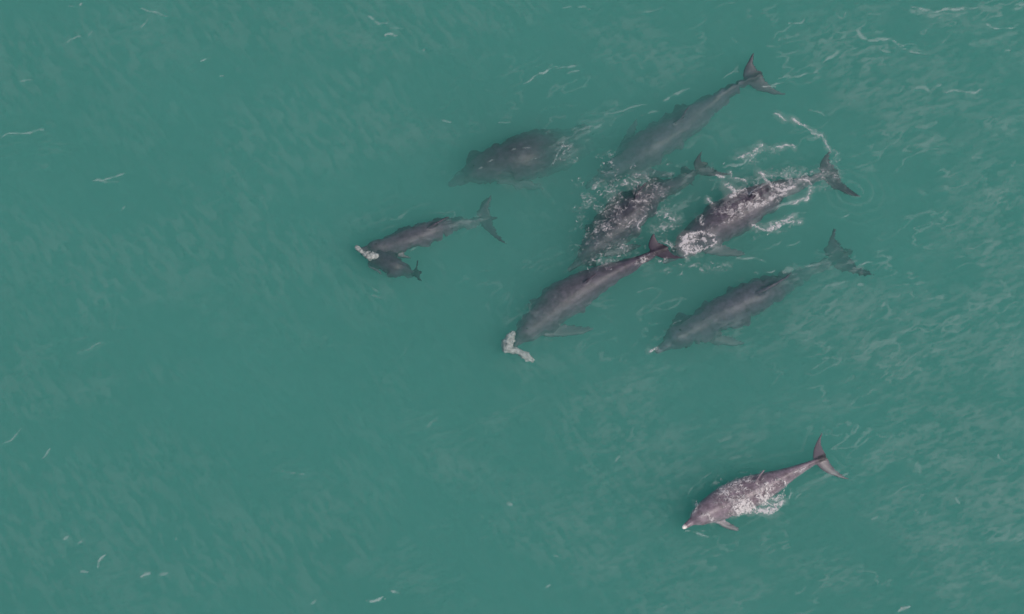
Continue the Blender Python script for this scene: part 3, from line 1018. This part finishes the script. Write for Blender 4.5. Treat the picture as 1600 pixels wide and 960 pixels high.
# lone dolphin: froth washing over its back
bits_line([(1124, 767), (1130, 773), (1138, 778)], .007, 90, .010)
bits_line([(1150, 802), (1168, 797), (1185, 798), (1204, 796), (1212, 788)], .026, 420, .011)
bits_line([(1166, 796), (1160, 790), (1172, 786)], .026, 130, .010)
bits_line([(1205, 755), (1216, 752), (1226, 760), (1224, 774)], .010, 120, .010)
bits_line([(1196, 768), (1200, 778), (1194, 786), (1206, 786)], .014, 150, .010)
bits_line([(1186, 775), (1190, 766), (1198, 760)], .014, 90, .010)
bits_line([(1205, 798), (1216, 792), (1222, 784)], .020, 120, .011)
bits_line([(1140, 804), (1146, 806)], .012, 50, .010)
bits_area(1152, 770, 48, 22, -25, 340, .008)
bits_area(1172, 786, 50, 15, -20, 360, .008)
bits_area(1208, 772, 22, 16, -20, 120, .008)
bits_line([(1082, 806), (1087, 798), (1090, 790), (1090, 782)], .010, 80, .008)
bits_line([(1094, 812), (1104, 808), (1112, 815)], .010, 60, .007)
bits_area(1124, 748, 20, 5, -45, 16, .008)
bits_line([(1240, 742), (1256, 731)], .006, 60, .007)
# bright flecks far off
for x_, y_ in ((1437, 17), (1478, 22), (1490, 24), (126, 9), (846, 114), (604, 55), (1406, 951), (160, 876), (793, 790), (600, 937)):
    bits_area(x_, y_, 5, 2.5, -10, 5, .008, 4)


def froth_field(X, Y):
    wx = X + .045 * (fbm(X * 9, Y * 9, 701, 5, .75) - .5) * 2
    wy = Y + .045 * (fbm(X * 9, Y * 9, 721, 5, .75) - .5) * 2
    lace = 1 - np.abs(2 * fbm(wx * 20, wy * 26, 741, 3) - 1)
    lace2 = 1 - np.abs(2 * fbm(wx * 44 + wy * 10, wy * 56 - wx * 12, 761, 2) - 1)
    net = .6 * lace ** 3 + .55 * lace2 ** 3
    gate = fbm(X * 6, Y * 8, 781, 3)
    raw = .7 * vnoise(wx * 42 + wy * 11, wy * 58 - wx * 20, 801) + .3 * vnoise(wx * 90 + wy * 26, wy * 115 - wx * 38, 811)
    curls = sstep(.90, .99, 1 - np.abs(2 * fbm(wx * 8 + wy * 2, wy * 15 - wx * 5, 821, 2) - 1)) * sstep(.60, .74, vnoise(X * 13, Y * 15, 841))
    cov = np.zeros_like(X)
    step = X[0, 1] - X[0, 0]; x0, y0 = X[0, 0], Y[0, 0]
    k = 2 * HALF_W / 1600

    def window(lo, hi):
        i0 = max(0, int((lo[0] - x0) / step)); i1 = min(X.shape[1], int((hi[0] - x0) / step) + 2)
        j0 = max(0, int((lo[1] - y0) / step)); j1 = min(X.shape[0], int((hi[1] - y0) / step) + 2)
        return (slice(j0, j1), slice(i0, i1)) if i1 > i0 and j1 > j0 else None
    for kind, pts, size, weight in FROTH:
        if kind == 'line':
            P, _ = catmull([at(x, y) for x, y in pts], 22)
            w = window(P.min(0) - size * 4 - .05, P.max(0) + size * 4 + .05)
            if w is None: continue
            gx, gy = wx[w], wy[w]
            d = np.full(gx.shape, 9.0)
            for i in range(len(P) - 1):
                a, b = P[i, :2], P[i + 1, :2]; e = b - a
                q = np.clip(((gx - a[0]) * e[0] + (gy - a[1]) * e[1]) / (e @ e + 1e-9), 0, 1)
                d = np.minimum(d, np.hypot(gx - a[0] - q * e[0], gy - a[1] - q * e[1]))
            dens = np.exp(-(d / (size * 1.5)) ** 2) * (.45 + 1.0 * gate[w])
            core = np.exp(-(d / (size * .5 + .005)) ** 2) * sstep(.35, .6, gate[w])
            c = weight * np.maximum(sstep(.40, .95, dens * (.25 + 1.1 * net[w])), .9 * core * sstep(.22, .75, net[w]) * (.25 + .75 * sstep(.38, .58, raw[w])))
            cov[w] = np.maximum(cov[w], .80 * c)
            # the milky, aerated water round it
            cov[w] = np.maximum(cov[w], .17 * weight * np.exp(-(d / (size * 2.4 + .02)) ** 2) * sstep(.3, .6, gate[w]))
        else:
            p = at(*pts); rx, ry, tilt = size; a = R(-tilt)
            m = max(rx, ry) * k
            w = window(p[:2] - m, p[:2] + m)
            if w is None: continue
            dx, dy = X[w] - p[0], Y[w] - p[1]
            u = (dx * math.cos(a) + dy * math.sin(a)) / (rx * k); v = (-dx * math.sin(a) + dy * math.cos(a)) / (ry * k)
            g = sstep(1.1, .35, np.hypot(u, v))
            amount = min(1.0, .40 + 2.0 * weight)
            lowr = .63 - .13 * min(1.0, 2.2 * weight)
            dots = sstep(lowr, lowr + .12, raw[w])
            c = g * amount * (.58 * dots * sstep(.44, .60, gate[w] + .12 * amount) + .75 * curls[w] + .45 * min(1.0, .35 + 2 * weight) * net[w] * sstep(.40, .66, gate[w]))
            cov[w] = np.maximum(cov[w], c)
    return np.clip(cov, 0, .96)


def make_froth():
    V, Q, C, off = [], [], [], 0
    step = .0062
    for (xa, ya), (xb, yb) in (((850, 435), (1340, 165)), ((1005, 565), (1045, 535)), ((1055, 860), (1270, 715))):
        lo, hi = at(xa, ya), at(xb, yb)
        X, Y = np.meshgrid(np.arange(lo[0], hi[0], step), np.arange(lo[1], hi[1], step))
        cov = froth_field(X, Y)
        Z = surface(X, Y)
        for _ in range(2):
            Z[1:-1, 1:-1] = np.maximum(Z[1:-1, 1:-1], (Z[:-2, 1:-1] + Z[2:, 1:-1] + Z[1:-1, :-2] + Z[1:-1, 2:]) / 4)
        Z = Z + .012 + .010 * cov
        idx = np.arange(X.size).reshape(X.shape)
        mx = np.maximum.reduce([cov[:-1, :-1], cov[:-1, 1:], cov[1:, 1:], cov[1:, :-1]])
        q = np.stack([idx[:-1, :-1], idx[:-1, 1:], idx[1:, 1:], idx[1:, :-1]], -1)[mx > .03]
        used, inv = np.unique(q.ravel(), return_inverse=True)
        V.append(np.stack([X, Y, Z], -1).reshape(-1, 3)[used]); C.append(cov.ravel()[used]); Q.append(inv + off)
        off += len(used)
    V, C, Q = np.vstack(V), np.concatenate(C), np.concatenate(Q)
    me = bpy.data.meshes.new('sea_froth')
    nf = len(Q) // 4
    me.vertices.add(len(V)); me.vertices.foreach_set('co', V.astype(np.float32).ravel())
    me.loops.add(nf * 4); me.loops.foreach_set('vertex_index', Q.astype(np.int32))
    me.polygons.add(nf); me.polygons.foreach_set('loop_start', np.arange(0, nf * 4, 4, dtype=np.int32))
    me.update(calc_edges=True)
    me.polygons.foreach_set('use_smooth', np.ones(nf, dtype=bool))
    attr(me, 'cover', C)
    m = film_material()
    m.name = 'lacy_froth'
    m.node_tree.nodes['Principled BSDF'].inputs['Base Color'].default_value = (.66, .63, .66, 1)
    me.materials.append(m)
    link('sea_froth', me, kind='stuff', label='lacy white froth washing over and around the dolphins')
    print('froth', nf)


make_froth()


def make_foam():
    B = np.array(BITS)
    n = len(B)
    z = surface(B[:, 0], B[:, 1])
    sz = B[:, 2]
    ca, sa = np.cos(B[:, 3]), np.sin(B[:, 3])
    jitter = 1 + RNG.normal(0, .16, (n, 12, 1))
    base = ICO_V[None] * jitter
    lx = base[..., 0] * (sz * B[:, 4] * .8)[:, None]; ly = base[..., 1] * (sz * .75)[:, None]; lz = base[..., 2] * (sz * .45)[:, None]
    V = np.stack([lx * ca[:, None] - ly * sa[:, None] + B[:, 0:1], lx * sa[:, None] + ly * ca[:, None] + B[:, 1:2], lz + z[:, None] + .008], -1).reshape(-1, 3)
    F = (ICO_F[None] + (np.arange(n) * 12)[:, None, None]).reshape(-1, 3)
    me = bpy.data.meshes.new('sea_foam')
    me.vertices.add(len(V)); me.vertices.foreach_set('co', V.astype(np.float32).ravel())
    me.loops.add(len(F) * 3); me.loops.foreach_set('vertex_index', F.astype(np.int32).ravel())
    me.polygons.add(len(F)); me.polygons.foreach_set('loop_start', np.arange(0, len(F) * 3, 3, dtype=np.int32))
    me.update(calc_edges=True)
    me.polygons.foreach_set('use_smooth', np.ones(len(F), dtype=bool))
    me.materials.append(foam_material())
    link('sea_foam', me, kind='stuff', label='small white bubbles and flecks of foam splashed around the dolphins')
    print('foam bits', n)


make_foam()
